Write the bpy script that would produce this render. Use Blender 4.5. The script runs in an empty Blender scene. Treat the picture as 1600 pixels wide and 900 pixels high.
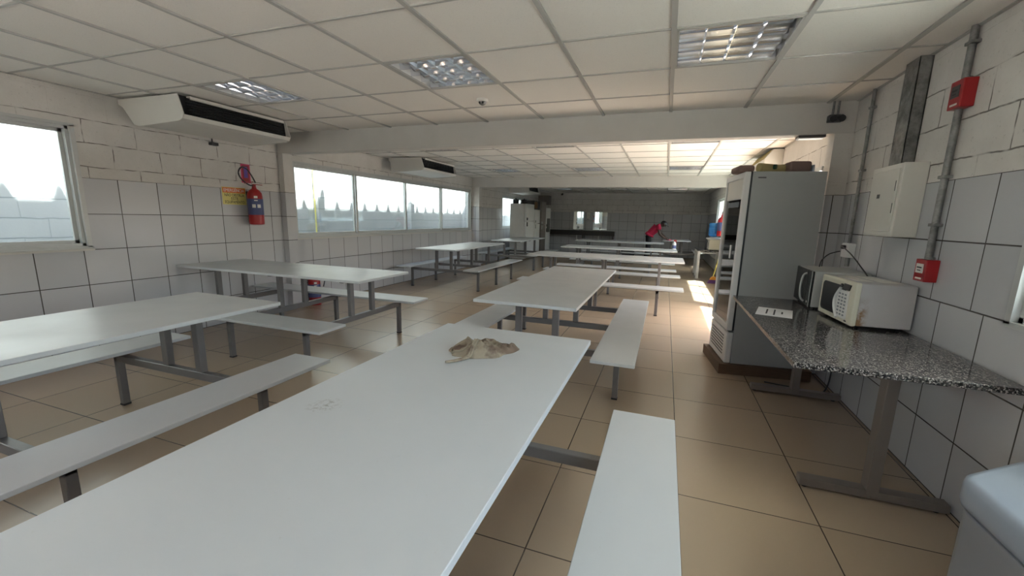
import bpy, bmesh, math, random
from mathutils import Vector, Matrix
random.seed(7)
PI = math.pi
S = bpy.context.scene
C = S.collection

# ------------------------------------------------------------------ camera
F, YAW, PITCH, ROLL = 645.81, -0.3371, -0.1828, -0.0253
CAMZ = 1.335
def cam_axes():
    cy, sy = math.cos(YAW), math.sin(YAW)
    fwd = Vector((sy*math.cos(PITCH), cy*math.cos(PITCH), math.sin(PITCH)))
    r = Vector((cy, -sy, 0)); d = fwd.cross(r)
    c, s = math.cos(ROLL), math.sin(ROLL)
    return c*r + s*d, -s*r + c*d, fwd
rx, dn, fw = cam_axes()
cd = bpy.data.cameras.new('camera'); cam = bpy.data.objects.new('camera', cd); C.objects.link(cam)
cam.matrix_world = Matrix(((rx.x, -dn.x, -fw.x, 0), (rx.y, -dn.y, -fw.y, 0), (rx.z, -dn.z, -fw.z, CAMZ), (0, 0, 0, 1)))
cd.sensor_width = 36; cd.lens = F/1600*36; cd.clip_start = 0.02
cd.shift_x = -7.77/1600; cd.shift_y = 8.93/1600
S.camera = cam

# ------------------------------------------------------------------ world, sun, exposure
w = bpy.data.worlds.new('sky'); S.world = w; w.use_nodes = True
nt = w.node_tree; bg = nt.nodes['Background']
sky = nt.nodes.new('ShaderNodeTexSky'); sky.sky_type = 'NISHITA'; sky.sun_disc = False
sky.sun_elevation = math.radians(55); sky.sun_rotation = math.radians(120)
sky.air_density = 1.0; sky.dust_density = 5.0; sky.ozone_density = 1.0
nt.links.new(sky.outputs[0], bg.inputs[0]); bg.inputs[1].default_value = 0.50
sl = bpy.data.lights.new('sun', 'SUN'); sl.energy = 23.0; sl.angle = 0.02; sl.color = (1, .92, .82)
sun = bpy.data.objects.new('sun', sl); C.objects.link(sun)
SUNDIR = Vector((-0.42, 0.25, -0.87)).normalized()          # the way the light travels
sun.rotation_euler = (-SUNDIR).to_track_quat('Z', 'Y').to_euler()
S.view_settings.view_transform = 'Standard'; S.view_settings.look = 'None'
S.view_settings.gamma = 1; S.view_settings.use_curve_mapping = False
S.view_settings.exposure = 1.27

# ------------------------------------------------------------------ dimensions of the room
XL, XR, YN, YF, H = -4.87, 1.39, -1.75, 16.45, 2.329
B1, B1b, B2, B2b, BZ = 4.27, 4.42, 10.12, 10.27, 2.08

def portal(name, loc, rot, sx, sy):
    l = bpy.data.lights.new(name, 'AREA'); l.shape = 'RECTANGLE'; l.size = sx; l.size_y = sy
    l.cycles.is_portal = True
    o = bpy.data.objects.new(name, l); C.objects.link(o); o.location = loc; o.rotation_euler = rot
# sky portals in the real window openings (they only guide sky sampling, they emit nothing)
for y0, y1, z0, z1 in ((-1.3, 2.22, .98, 2.01), (4.50, 10.03, .98, 2.0), (12.3, 15.0, .98, 1.98)):
    portal('window_portal', (XL-.16, (y0+y1)/2, (z0+z1)/2), (0, -PI/2, 0), z1-z0, y1-y0)
for y0, y1, z0, z1 in ((-1.2, 2.28, .95, 2.01), (4.9, 6.75, .02, 2.0), (7.0, 9.95, .98, 2.0), (10.9, 13.6, .98, 1.98)):
    portal('window_portal', (XR+.16, (y0+y1)/2, (z0+z1)/2), (0, PI/2, 0), z1-z0, y1-y0)

# ------------------------------------------------------------------ node helpers / materials
class N:
    def __init__(s, m):
        s.m = m; s.t = m.node_tree
    def new(s, typ, **k):
        n = s.t.nodes.new(typ)
        for a, b in k.items(): setattr(n, a, b)
        return n
    def put(s, sock, v):
        if isinstance(v, bpy.types.NodeSocket): s.t.links.new(v, sock)
        else: sock.default_value = v
    def M(s, op, a, b=0.0, c=0.0):
        n = s.new('ShaderNodeMath', operation=op); s.put(n.inputs[0], a); s.put(n.inputs[1], b); s.put(n.inputs[2], c); return n.outputs[0]
    def mix(s, f, a, b):
        n = s.new('ShaderNodeMix', data_type='RGBA'); s.put(n.inputs[0], f)
        s.put(n.inputs[6], a); s.put(n.inputs[7], b); return n.outputs[2]
    def pos(s):
        g = s.new('ShaderNodeNewGeometry'); x = s.new('ShaderNodeSeparateXYZ'); s.t.links.new(g.outputs['Position'], x.inputs[0])
        return g.outputs['Position'], x.outputs[0], x.outputs[1], x.outputs[2]
    def objc(s):
        return s.new('ShaderNodeTexCoord').outputs['Object']
    def noise(s, v, scale, detail=3, rough=.5):
        n = s.new('ShaderNodeTexNoise'); s.put(n.inputs['Vector'], v); n.inputs['Scale'].default_value = scale
        n.inputs['Detail'].default_value = detail; n.inputs['Roughness'].default_value = rough; return n.outputs['Fac']
    def smooth(s, x, a, b, lo=0.0, hi=1.0):
        n = s.new('ShaderNodeMapRange'); s.put(n.inputs[0], x)
        n.inputs[1].default_value = a; n.inputs[2].default_value = b; n.inputs[3].default_value = lo; n.inputs[4].default_value = hi
        return n.outputs[0]
    def line(s, u, u0, step, width):                    # 1 on the joint, 0 elsewhere
        f = s.M('FRACT', s.M('DIVIDE', s.M('SUBTRACT', u, u0), step))
        d = s.M('MULTIPLY', s.M('MINIMUM', f, s.M('SUBTRACT', 1.0, f)), step)
        return s.smooth(d, width*.5, width*.5+.0015, 1, 0)
    def cell(s, u, u0, step): return s.M('FLOOR', s.M('DIVIDE', s.M('SUBTRACT', u, u0), step))
    def comb(s, x, y, z=0.0):
        n = s.new('ShaderNodeCombineXYZ'); s.put(n.inputs[0], x); s.put(n.inputs[1], y); s.put(n.inputs[2], z); return n.outputs[0]
    def white(s, v):
        n = s.new('ShaderNodeTexWhiteNoise'); s.put(n.inputs[0], v); return n.outputs[0]
    def bump(s, h, strength=.3, dist=.01):
        n = s.new('ShaderNodeBump'); s.put(n.inputs['Height'], h); n.inputs['Strength'].default_value = strength; n.inputs['Distance'].default_value = dist
        return n.outputs[0]
def newmat(name):
    m = bpy.data.materials.new(name); m.use_nodes = True; return m, N(m), m.node_tree.nodes['Principled BSDF']
def rgb(*c): return (c[0], c[1], c[2], 1)
def pm(name, col, rough=.5, metal=0.0, var=.06, scale=8.0, bump=0.0, bscale=60.0, spec=.5, coat=0.0, trans=0.0):
    """plain procedural paint / metal / plastic: small noise in colour and roughness"""
    m, n, p = newmat(name)
    v = n.objc(); f = n.noise(v, scale, 4)
    a = tuple(max(0, c*(1-var)) for c in col[:3]) + (1,); b = tuple(min(1, c*(1+var)) for c in col[:3]) + (1,)
    n.put(p.inputs['Base Color'], n.mix(f, a, b))
    n.put(p.inputs['Roughness'], n.smooth(f, .2, .8, rough*.9, min(1, rough*1.1)))
    p.inputs['Metallic'].default_value = metal; p.inputs['Specular IOR Level'].default_value = spec
    p.inputs['Coat Weight'].default_value = coat
    if trans: p.inputs['Transmission Weight'].default_value = trans
    if bump: n.put(p.inputs['Normal'], n.bump(n.noise(v, bscale, 3), bump, .002))
    return m

def wall_mat(name, axis, u0=2.51, low_shift=0.0, plain_above=2.085, tiles=True):
    m, n, p = newmat(name); pos, x, y, z = n.pos(); u = y if axis == 'y' else x
    nz = n.noise(pos, 5, 3); wob = n.M('MULTIPLY', n.M('SUBTRACT', nz, .5), .030)
    # glazed tiles
    ut = n.M('ADD', u, n.M('MULTIPLY', n.M('LESS_THAN', z, .95), low_shift))
    tl = n.M('MAXIMUM', n.line(ut, u0, .32, .0055), n.line(z, .003, .3165, .0055))
    rnd = n.white(n.comb(n.cell(ut, u0, .32), n.cell(z, .003, .3165)))
    tcol = n.mix(rnd, rgb(.47, .475, .495), rgb(.53, .53, .545))
    tcol = n.mix(tl, tcol, rgb(.075, .068, .06))
    # painted concrete blocks
    zz = n.M('ADD', z, wob); uu = n.M('ADD', u, wob)
    row = n.cell(zz, 1.48, .2025); par = n.M('FLOORED_MODULO', row, 2.0) if hasattr(bpy.types.ShaderNodeMath, 'x') else n.M('ABSOLUTE', n.M('MODULO', row, 2.0))
    ub = n.M('ADD', uu, n.M('MULTIPLY', par, .195))
    bl = n.M('MAXIMUM', n.line(ub, 2.70, .39, .006), n.line(zz, 1.48, .2025, .0065))
    gap = n.smooth(n.noise(pos, 9, 2), .38, .55, .15, 1.0)
    bl = n.M('MULTIPLY', bl, gap)
    grime = n.smooth(n.noise(pos, 3.0, 5, .65), .35, .75)
    bcol = n.mix(grime, rgb(.58, .555, .52), rgb(.67, .645, .61))
    spots = n.smooth(n.noise(pos, 55, 2), .66, .72)
    bcol = n.mix(n.M('MULTIPLY', spots, .45), bcol, rgb(.38, .36, .33))
    pcol = bcol
    bcol = n.mix(bl, bcol, rgb(.20, .185, .165))
    isb = n.M('GREATER_THAN', z, 1.585) if tiles else 1.0
    isp = n.M('GREATER_THAN', z, plain_above)
    col = n.mix(isb, tcol, bcol); col = n.mix(isp, col, pcol)
    edge = n.M('MULTIPLY', n.smooth(n.M('ABSOLUTE', n.M('SUBTRACT', zz, plain_above)), .002, .005, 1, 0), gap)
    col = n.mix(edge, col, rgb(.2, .185, .165))
    n.put(p.inputs['Base Color'], col)
    n.put(p.inputs['Roughness'], n.M('ADD', .22, n.M('MULTIPLY', isb, .6)) if tiles else .85)
    rough = n.M('MULTIPLY', n.noise(pos, 45, 4, .6), n.M('MULTIPLY', isb, 1.0))
    h = n.M('SUBTRACT', n.M('MULTIPLY', rough, .5), n.M('ADD', n.M('MULTIPLY', n.M('MULTIPLY', tl, n.M('SUBTRACT', 1.0, isb)), .5), n.M('MULTIPLY', bl, isb)))
    n.put(p.inputs['Normal'], n.bump(h, .5, .006))
    return m
def outer_mat():
    m, n, p = newmat('outer_wall_paint'); pos, x, y, z = n.pos()
    wob = n.M('MULTIPLY', n.M('SUBTRACT', n.noise(pos, 4, 3), .5), .04)
    zz = n.M('ADD', z, wob); uu = n.M('ADD', y, wob)
    par = n.M('ABSOLUTE', n.M('MODULO', n.cell(zz, -3.0, .2), 2.0))
    bl = n.M('MAXIMUM', n.M('MULTIPLY', n.line(n.M('ADD', uu, n.M('MULTIPLY', par, .2)), .1, .4, .006), .5), n.line(zz, -3.0, .2, .010))
    col = n.mix(n.noise(pos, 2.5, 4), rgb(.42, .44, .46), rgb(.52, .53, .54))
    n.put(p.inputs['Base Color'], n.mix(n.M('MULTIPLY', bl, .7), col, rgb(.22, .25, .27)))
    p.inputs['Roughness'].default_value = .9
    n.put(p.inputs['Normal'], n.bump(n.M('SUBTRACT', n.M('MULTIPLY', n.noise(pos, 25, 3), .4), bl), .5, .01))
    return m
def floor_mat():
    m, n, p = newmat('floor_tiles'); pos, x, y, z = n.pos()
    gl = n.M('MAXIMUM', n.line(x, -.432, .6, .004), n.line(y, 3.816, .6, .0035))
    rnd = n.white(n.comb(n.cell(x, -.432, .6), n.cell(y, 3.816, .6)))
    col = n.mix(rnd, rgb(.385, .295, .21), rgb(.42, .325, .235))
    col = n.mix(n.M('MULTIPLY', n.noise(pos, 1.5, 3, .5), .35), col, rgb(.44, .35, .26))
    stain = n.smooth(n.noise(pos, .8, 3, .5), .5, .9)
    col = n.mix(n.M('MULTIPLY', stain, .12), col, rgb(.30, .24, .19))
    n.put(p.inputs['Base Color'], n.mix(gl, col, rgb(.06, .045, .035)))
    p.inputs['Roughness'].default_value = .25
    n.put(p.inputs['Normal'], n.bump(n.M('SUBTRACT', n.M('MULTIPLY', n.noise(pos, 1.2, 1), .25), gl), .35, .004))
    return m
def ceil_mat():
    m, n, p = newmat('ceiling_panels'); pos, x, y, z = n.pos()
    sp = n.smooth(n.noise(pos, 160, 2), .60, .70)
    rnd = n.white(n.comb(n.cell(x, -4.321, .611), n.cell(y, 1.912, .6)))
    col = n.mix(rnd, rgb(.73, .70, .65), rgb(.77, .74, .69))
    n.put(p.inputs['Base Color'], n.mix(n.M('MULTIPLY', sp, .25), col, rgb(.45, .43, .40)))
    p.inputs['Roughness'].default_value = .9
    n.put(p.inputs['Normal'], n.bump(n.noise(pos, 150, 3), .25, .002))
    return m
def granite_mat():
    m, n, p = newmat('speckled_granite'); v = n.objc()
    vo = n.new('ShaderNodeTexVoronoi'); n.put(vo.inputs['Vector'], v); vo.inputs['Scale'].default_value = 210
    g = n.white(vo.outputs['Color'])
    a = n.mix(n.smooth(g, .30, .62), rgb(.012, .011, .012), rgb(.085, .078, .074))
    a = n.mix(n.smooth(g, .72, .97), a, rgb(.34, .315, .30))
    n.put(p.inputs['Base Color'], a); p.inputs['Roughness'].default_value = .12
    return m
def glass_mat(name, tint=(.90, .97, .95), refl=.3):
    m = bpy.data.materials.new(name); m.use_nodes = True; t = m.node_tree; t.nodes.clear(); n = N(m)
    o = n.new('ShaderNodeOutputMaterial'); tr = n.new('ShaderNodeBsdfTransparent'); tr.inputs[0].default_value = tint + (1,)
    gl = n.new('ShaderNodeBsdfGlossy'); gl.inputs['Roughness'].default_value = .03
    fr = n.new('ShaderNodeFresnel'); fr.inputs[0].default_value = 1.5
    v = n.noise(n.objc(), 3, 3)
    mx = n.new('ShaderNodeMixShader'); n.put(mx.inputs[0], n.M('MULTIPLY', fr.outputs[0], n.smooth(v, .2, .8, refl*.9, refl*1.1)))
    t.links.new(tr.outputs[0], mx.inputs[1]); t.links.new(gl.outputs[0], mx.inputs[2]); t.links.new(mx.outputs[0], o.inputs[0])
    return m
def wood_mat():
    m, n, p = newmat('worn_wood'); v = n.objc()
    mp = n.new('ShaderNodeMapping'); n.put(mp.inputs[0], v); mp.inputs['Scale'].default_value = (2, 2, 30)
    f = n.noise(mp.outputs[0], 4, 5, .7)
    n.put(p.inputs['Base Color'], n.mix(f, rgb(.05, .03, .018), rgb(.17, .10, .055))); p.inputs['Roughness'].default_value = .75
    return m
def galv_mat():
    m, n, p = newmat('galvanised_steel'); v = n.objc()
    f = n.noise(v, 9, 6, .7)
    n.put(p.inputs['Base Color'], n.mix(n.smooth(f, .3, .7), rgb(.11, .11, .11), rgb(.36, .36, .35)))
    n.put(p.inputs['Roughness'], n.smooth(f, .3, .7, .65, .4)); p.inputs['Metallic'].default_value = .6
    return m
def rust_side_mat():
    m, n, p = newmat('microwave_painted_side'); v = n.objc(); x = n.new('ShaderNodeSeparateXYZ'); n.put(x.inputs[0], v)
    f = n.noise(v, 18, 5, .7)
    near = n.smooth(x.outputs[0], .05, .085, 1, 0); low = n.smooth(x.outputs[2], .10, .20, 1, 0)
    r = n.M('MULTIPLY', n.M('MULTIPLY', near, low), n.smooth(f, .40, .55))
    col = n.mix(n.smooth(n.noise(v, 3, 3), .3, .7), rgb(.42, .41, .43), rgb(.50, .48, .48))
    n.put(p.inputs['Base Color'], n.mix(r, col, rgb(.26, .15, .07))); p.inputs['Roughness'].default_value = .45
    return m
def table_mat(name, smudge=None):
    m, n, p = newmat(name); pos, x, y, z = n.pos()
    col = n.mix(n.noise(pos, 3, 4), rgb(.475, .495, .505), rgb(.52, .54, .55))
    f = n.smooth(n.noise(pos, 70, 2), .74, .78); col = n.mix(n.M('MULTIPLY', f, .25), col, rgb(.4, .38, .35))
    if smudge:
        sx, sy, r = smudge
        d = n.M('SQRT', n.M('ADD', n.M('POWER', n.M('SUBTRACT', x, sx), 2.0), n.M('POWER', n.M('SUBTRACT', y, sy), 2.0)))
        k = n.M('MULTIPLY', n.smooth(d, r*.3, r, 1, 0), n.smooth(n.noise(pos, 60, 4, .8), .5, .6))
        col = n.mix(n.M('MULTIPLY', k, .9), col, rgb(.24, .23, .21))
    n.put(p.inputs['Base Color'], col)
    n.put(p.inputs['Roughness'], n.smooth(n.noise(pos, 5, 4), .3, .7, .30, .42))
    return m

MAT = dict(
    wl=wall_mat('left_wall_finish', 'y'), wr=wall_mat('right_wall_finish', 'y', 2.52, .09), wb=wall_mat('back_wall_finish', 'x', -.10),
    wc=wall_mat('column_finish', 'x', 1.31, plain_above=1.586), wn=wall_mat('near_wall_finish', 'x'),
    outer=outer_mat(), floor=floor_mat(), ceil=ceil_mat(), granite=granite_mat(), glass=glass_mat('window_glass', (.80, .87, .88)),
    doorglass=glass_mat('cooler_glass', (.62, .66, .66), 2.2), wood=wood_mat(), galv=galv_mat(), rust=rust_side_mat(),
    table=table_mat('white_laminate'), table1=table_mat('white_laminate_smudged', (-.944, .93, .06)),
    plaster=pm('grey_plaster', (.56, .54, .505), .85, var=.08, scale=5, bump=.3, bscale=90),
    tbar=pm('ceiling_tee', (.40, .39, .365), .5, var=.03),
    alu=pm('brushed_aluminium', (.50, .51, .50), .42, .35, scale=20), alud=pm('dark_aluminium', (.14, .145, .145), .5, .3),  # alud is plain dark grey metal for small parts
    steel=pm('grey_painted_steel', (.155, .148, .145), .42, .25, var=.12, scale=12), cap=pm('black_rubber', (.015, .015, .015), .6),
    edge=pm('pvc_edge', (.62, .63, .62), .4), white=pm('white_enamel', (.78, .78, .77), .35), offw=pm('off_white_plastic', (.66, .64, .59), .42, var=.05),
    ivory=pm('ivory_plastic', (.66, .635, .52), .4, var=.05), acw=pm('ac_casing', (.60, .585, .54), .45, var=.04), black=pm('black_plastic', (.012, .012, .014), .35),
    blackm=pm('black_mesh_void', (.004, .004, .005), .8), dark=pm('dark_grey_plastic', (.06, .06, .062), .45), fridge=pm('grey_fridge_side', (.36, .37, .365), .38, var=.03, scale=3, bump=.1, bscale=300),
    fridgew=pm('white_fridge_trim', (.72, .71, .70), .4), red=pm('red_paint', (.33, .010, .014), .32, var=.1), redd=pm('dark_red_paint', (.25, .012, .012), .4),
    chrome=pm('mirror_louvre', (.80, .82, .86), .12, 1.0, var=.02), mirror=pm('mirror_glass', (.85, .9, .88), .02, 1.0, var=.01), tube=pm('lamp_tube', (.75, .76, .76), .3),
    paper=pm('paper', (.78, .78, .79), .8), ink=pm('ink', (.05, .05, .06), .8), yellow=pm('yellow_sign', (.70, .62, .20), .5), orange=pm('orange_sign', (.72, .17, .03), .5),
    magenta=pm('magenta_sign', (.55, .03, .12), .5), violet=pm('violet_panel', (.10, .05, .32), .5), blue=pm('blue_label', (.07, .09, .22), .5), labelw=pm('label_white', (.7, .68, .64), .5),
    conc=pm('outside_concrete', (.58, .57, .54), .9, scale=3), roof=pm('roof_sheet', (.55, .56, .57), .5, .3),
    steelb=pm('brownish_table_steel', (.22, .19, .17), .45, .35, var=.12, scale=10), stone=pm('dark_trough_stone', (.025, .02, .018), .35),
    skin=pm('dark_skin', (.07, .038, .025), .55), shirt=pm('crimson_shirt', (.42, .012, .055), .85, var=.15, scale=14), trouser=pm('black_trousers', (.012, .012, .014), .85),
    jug=pm('blue_water_jug', (.06, .30, .70), .12, trans=.35), purple=pm('purple_bristles', (.10, .035, .15), .8), amber=pm('orange_broom_head', (.62, .26, .02), .5), broomh=pm('yellow_handle', (.72, .64, .16), .5),
    brownp=pm('brown_cushion', (.20, .13, .115), .8), kraft=pm('ochre_roll', (.42, .35, .16), .7), greend=pm('dark_green_core', (.01, .05, .025), .7), card=pm('cardboard', (.28, .17, .08), .85),
    chest=pm('grey_blue_plastic', (.24, .26, .29), .4, var=.05), chestl=pm('pale_blue_lid', (.29, .34, .41), .3, var=.04), fabric=None, lining=pm('bag_lining', (.15, .10, .075), .9, var=.3, scale=40),
)
def fabric_mat():
    m, n, p = newmat('khaki_canvas'); v = n.objc()
    f = n.noise(v, 14, 5, .7); dirt = n.smooth(n.noise(v, 13, 4, .6), .46, .58)
    col = n.mix(f, rgb(.20, .165, .115), rgb(.36, .31, .23)); col = n.mix(n.M('MULTIPLY', dirt, .85), col, rgb(.13, .085, .06))
    n.put(p.inputs['Base Color'], col); p.inputs['Roughness'].default_value = .95
    n.put(p.inputs['Normal'], n.bump(n.noise(v, 300, 2), .3, .001)); return m
MAT['fabric'] = fabric_mat()

# ------------------------------------------------------------------ mesh helpers
class MB:
    def __init__(s): s.bm = bmesh.new()
    def box(s, x0, x1, y0, y1, z0, z1, bev=0.0, seg=2, M=None):
        t = bmesh.new(); bmesh.ops.create_cube(t, size=1)
        for v in t.verts: v.co = Vector(((x0+x1)/2 + v.co.x*(x1-x0), (y0+y1)/2 + v.co.y*(y1-y0), (z0+z1)/2 + v.co.z*(z1-z0)))
        if bev > 0: bmesh.ops.bevel(t, geom=list(t.edges), offset=bev, segments=seg, profile=.5, affect='EDGES')
        return s.join(t, M)
    def join(s, t, M=None):
        if M is not None: t.transform(M)
        me = bpy.data.meshes.new('tmp'); t.to_mesh(me); t.free(); s.bm.from_mesh(me); bpy.data.meshes.remove(me); return s
    def cyl(s, p0, p1, r, r2=None, seg=16, caps=True):
        p0, p1 = Vector(p0), Vector(p1); d = p1-p0; t = bmesh.new()
        bmesh.ops.create_cone(t, cap_ends=caps, segments=seg, radius1=r, radius2=r if r2 is None else r2, depth=d.length)
        return s.join(t, Matrix.Translation((p0+p1)/2) @ d.to_track_quat('Z', 'Y').to_matrix().to_4x4())
    def ball(s, c, r, sc=(1, 1, 1), u=16, v=10, M=None):
        t = bmesh.new(); bmesh.ops.create_uvsphere(t, u_segments=u, v_segments=v, radius=r)
        m = Matrix.Translation(c) @ Matrix.Diagonal((sc[0], sc[1], sc[2], 1)); return s.join(t, m if M is None else M @ m)
    def lathe(s, prof, seg=20, M=None):                # prof: (r, z)
        t = bmesh.new(); rings = []
        for r, z in prof: rings.append([t.verts.new((max(r, 1e-4)*math.cos(2*PI*k/seg), max(r, 1e-4)*math.sin(2*PI*k/seg), z)) for k in range(seg)])
        for a, b in zip(rings, rings[1:]):
            for k in range(seg): t.faces.new((a[k], a[(k+1) % seg], b[(k+1) % seg], b[k]))
        t.faces.new(rings[0][::-1]); t.faces.new(rings[-1]); return s.join(t, M)
    def prism(s, pts, a, b, axis='y', bev=0.0):         # outline extruded along an axis
        t = bmesh.new()
        def P(u, v, h): return {'y': (u, h, v), 'x': (h, u, v), 'z': (u, v, h)}[axis]
        A = [t.verts.new(P(u, v, a)) for u, v in pts]; B = [t.verts.new(P(u, v, b)) for u, v in pts]
        t.faces.new(A); t.faces.new(B[::-1])
        for k in range(len(pts)): t.faces.new((A[k], B[k], B[(k+1) % len(pts)], A[(k+1) % len(pts)]))
        bmesh.ops.recalc_face_normals(t, faces=t.faces)
        if bev > 0: bmesh.ops.bevel(t, geom=list(t.edges), offset=bev, segments=2, profile=.5, affect='EDGES')
        return s.join(t)
    def tube(s, pts, r, seg=10, close=True):
        P = [Vector(p) for p in pts]; Q = []
        for i in range(len(P)-1):                      # Catmull-Rom
            a, b, c, d = P[max(i-1, 0)], P[i], P[i+1], P[min(i+2, len(P)-1)]
            for k in range(6):
                u = k/6; Q.append(.5*((2*b)+(c-a)*u+(2*a-5*b+4*c-d)*u*u+(3*b-a-3*c+d)*u**3))
        Q.append(P[-1]); t = bmesh.new(); rings = []; up = Vector((.13, .21, 1))
        for i, q in enumerate(Q):
            d = (Q[min(i+1, len(Q)-1)]-Q[max(i-1, 0)]).normalized(); x = d.cross(up).normalized(); y = d.cross(x)
            rr = r(i/(len(Q)-1)) if callable(r) else r
            rings.append([t.verts.new(q+rr*(math.cos(2*PI*k/seg)*x+math.sin(2*PI*k/seg)*y)) for k in range(seg)])
        for a, b in zip(rings, rings[1:]):
            for k in range(seg): t.faces.new((a[k], a[(k+1) % seg], b[(k+1) % seg], b[k]))
        t.faces.new(rings[0][::-1]); t.faces.new(rings[-1]); bmesh.ops.recalc_face_normals(t, faces=t.faces); return s.join(t)
    def quad(s, *p):
        vs = [s.bm.verts.new(q) for q in p]; s.bm.faces.new(vs); return s
    def build(s, name, mat, parent=None, smooth=None):
        me = bpy.data.meshes.new(name); s.bm.to_mesh(me); s.bm.free()
        o = bpy.data.objects.new(name, me); C.objects.link(o); me.materials.append(mat)
        if smooth:
            for f in me.polygons: f.use_smooth = True
            me.set_sharp_from_angle(angle=math.radians(smooth))
        if parent: o.parent = parent
        return o
def thing(name, label, cat, loc=(0, 0, 0), rz=0.0, group=None):
    o = bpy.data.objects.new(name, None); C.objects.link(o); o.empty_display_size = .1
    o.location = loc; o.rotation_euler = (0, 0, rz); o['label'] = label; o['category'] = cat
    if group: o['group'] = group
    return o
def tag(o, label, cat, group=None):
    o['label'] = label; o['category'] = cat
    if group: o['group'] = group
    return o
def struct(o): o['kind'] = 'structure'; return o
def text(name, body, size, mat, parent, M, w=None, label=None):
    cu = bpy.data.curves.new(name, 'FONT'); cu.body = body; cu.size = size; cu.align_x = 'CENTER'; cu.align_y = 'CENTER'; cu.extrude = .0004
    t = bpy.data.objects.new('t', cu); C.objects.link(t); bpy.context.view_layer.update()
    me = bpy.data.meshes.new_from_object(t.evaluated_get(bpy.context.evaluated_depsgraph_get())); bpy.data.objects.remove(t)
    if w:
        xs = [v.co.x for v in me.vertices]; k = w/(max(xs)-min(xs))
        for v in me.vertices: v.co.x *= k
    me.transform(M); me.materials.clear(); me.materials.append(mat)
    o = bpy.data.objects.new(name, me); C.objects.link(o); o.parent = parent
    return o
# text frames: facing +X (left wall), -X (right wall)
def face_px(x, y, z): return Matrix.Translation((x, y, z)) @ Matrix(((0, 0, 1, 0), (1, 0, 0, 0), (0, 1, 0, 0), (0, 0, 0, 1)))
def face_mx(x, y, z): return Matrix.Translation((x, y, z)) @ Matrix(((0, 0, -1, 0), (-1, 0, 0, 0), (0, 1, 0, 0), (0, 0, 0, 1)))
def face_my(x, y, z): return Matrix.Translation((x, y, z)) @ Matrix(((1, 0, 0, 0), (0, 0, -1, 0), (0, 1, 0, 0), (0, 0, 0, 1)))

# ------------------------------------------------------------------ room shell
struct(MB().box(XL-.3, XR+.3, YN-.2, YF+.2, -.12, 0).build('floor', MAT['floor']))
def side_wall(name, x0, x1, ops, mat):
    b = MB(); y = YN-.15
    for y0, y1, z0, z1 in ops:
        b.box(x0, x1, y, y0, 0, 2.9)
        if z0 > 0: b.box(x0, x1, y0, y1, 0, z0)
        b.box(x0, x1, y0, y1, z1, 2.9); y = y1
    b.box(x0, x1, y, YF+.15, 0, 2.9)
    return struct(b.build(name, mat))
LW = [(-1.3, 2.235, .975, 2.018), (4.50, 10.03, .975, 2.005), (12.3, 15.0, .98, 1.99)]
RW = [(-1.2, 2.28, .945, 2.01), (4.9, 6.75, 0, 1.9), (7.0, 9.95, .98, 2.0), (10.9, 13.6, .98, 1.98)]
side_wall('wall_left', XL-.15, XL, LW, MAT['wl']); side_wall('wall_right', XR, XR+.15, RW, MAT['wr'])
struct(MB().box(XL, XR, YF, YF+.15, 0, 2.9).build('wall_back', MAT['wb']))
bn = MB(); bn.box(XL, -2.5, YN-.15, YN, 0, 2.9); bn.box(-2.5, -.7, YN-.15, YN, 0, .9); bn.box(-2.5, -.7, YN-.15, YN, 2.05, 2.9); bn.box(-.7, XR, YN-.15, YN, 0, 2.9)  # unseen opening behind the camera, added to light the nearest bay
struct(bn.build('wall_near', MAT['wn']))
portal('window_portal', (-1.6, YN-.16, 1.475), (PI/2, 0, 0), 1.8, 1.15)
# beams and columns
struct(MB().box(XL, XR, B1, B1b, BZ, H+.1, .006).build('beam', MAT['plaster']))
struct(MB().box(XL, XR, B2, B2b, BZ, H+.1, .006).build('beam', MAT['plaster']))
struct(MB().box(XL, -4.785, B1, B1b, 0, BZ).build('column', MAT['wc'])); struct(MB().box(1.255, XR, B1, B1b, 0, BZ).build('column', MAT['wc']))
struct(MB().box(XL, -4.66, B2, B2b, 0, BZ).build('column', MAT['wc'])); struct(MB().box(1.18, XR, B2, B2b, 0, BZ).build('column', MAT['wc']))

# suspended ceiling: panels with real openings for the fittings, tee grid hung a few mm lower
GX = [XL] + [-4.321+.611*i for i in range(10)] + [XR]
def rows(y0, y1, ref):
    r = [y0]; k = math.ceil((y0-ref+.05)/.6); y = ref+.6*k
    while y < y1-.05: r.append(y); y += .6
    return r+[y1]
SECT = [rows(YN, B1, 1.912), rows(B1b, B2, 5.98), rows(B2b, YF, 5.62)]
LCOL = [1, 4, 7]
LROW = [[1.912+.6*k for k in (-4, 1)], [5.38, 8.38], [11.02, 14.02]]
b = MB(); g = MB(); lights = []
for si, R in enumerate(SECT):
    for j in range(len(R)-1):
        for i in range(len(GX)-1):
            is_l = (i-1) in LCOL and any(abs(R[j]-q) < .02 for q in LROW[si])
            if is_l: lights.append((GX[i], GX[i+1], R[j], R[j+1], si)); continue
            b.quad((GX[i], R[j], H), (GX[i], R[j+1], H), (GX[i+1], R[j+1], H), (GX[i+1], R[j], H))
    for x in GX[1:-1]: g.box(x-.013, x+.013, R[0], R[-1], H-.010, H+.002)
    for y in R[1:-1]: g.box(XL, XR, y-.0075, y+.0075, H-.006, H+.002)
    g.box(XL, XL+.02, R[0], R[-1], H-.006, H+.002); g.box(XR-.02, XR, R[0], R[-1], H-.006, H+.002)
struct(b.build('ceiling', MAT['ceil'])); struct(g.build('trim_1', MAT['tbar']))
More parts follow.
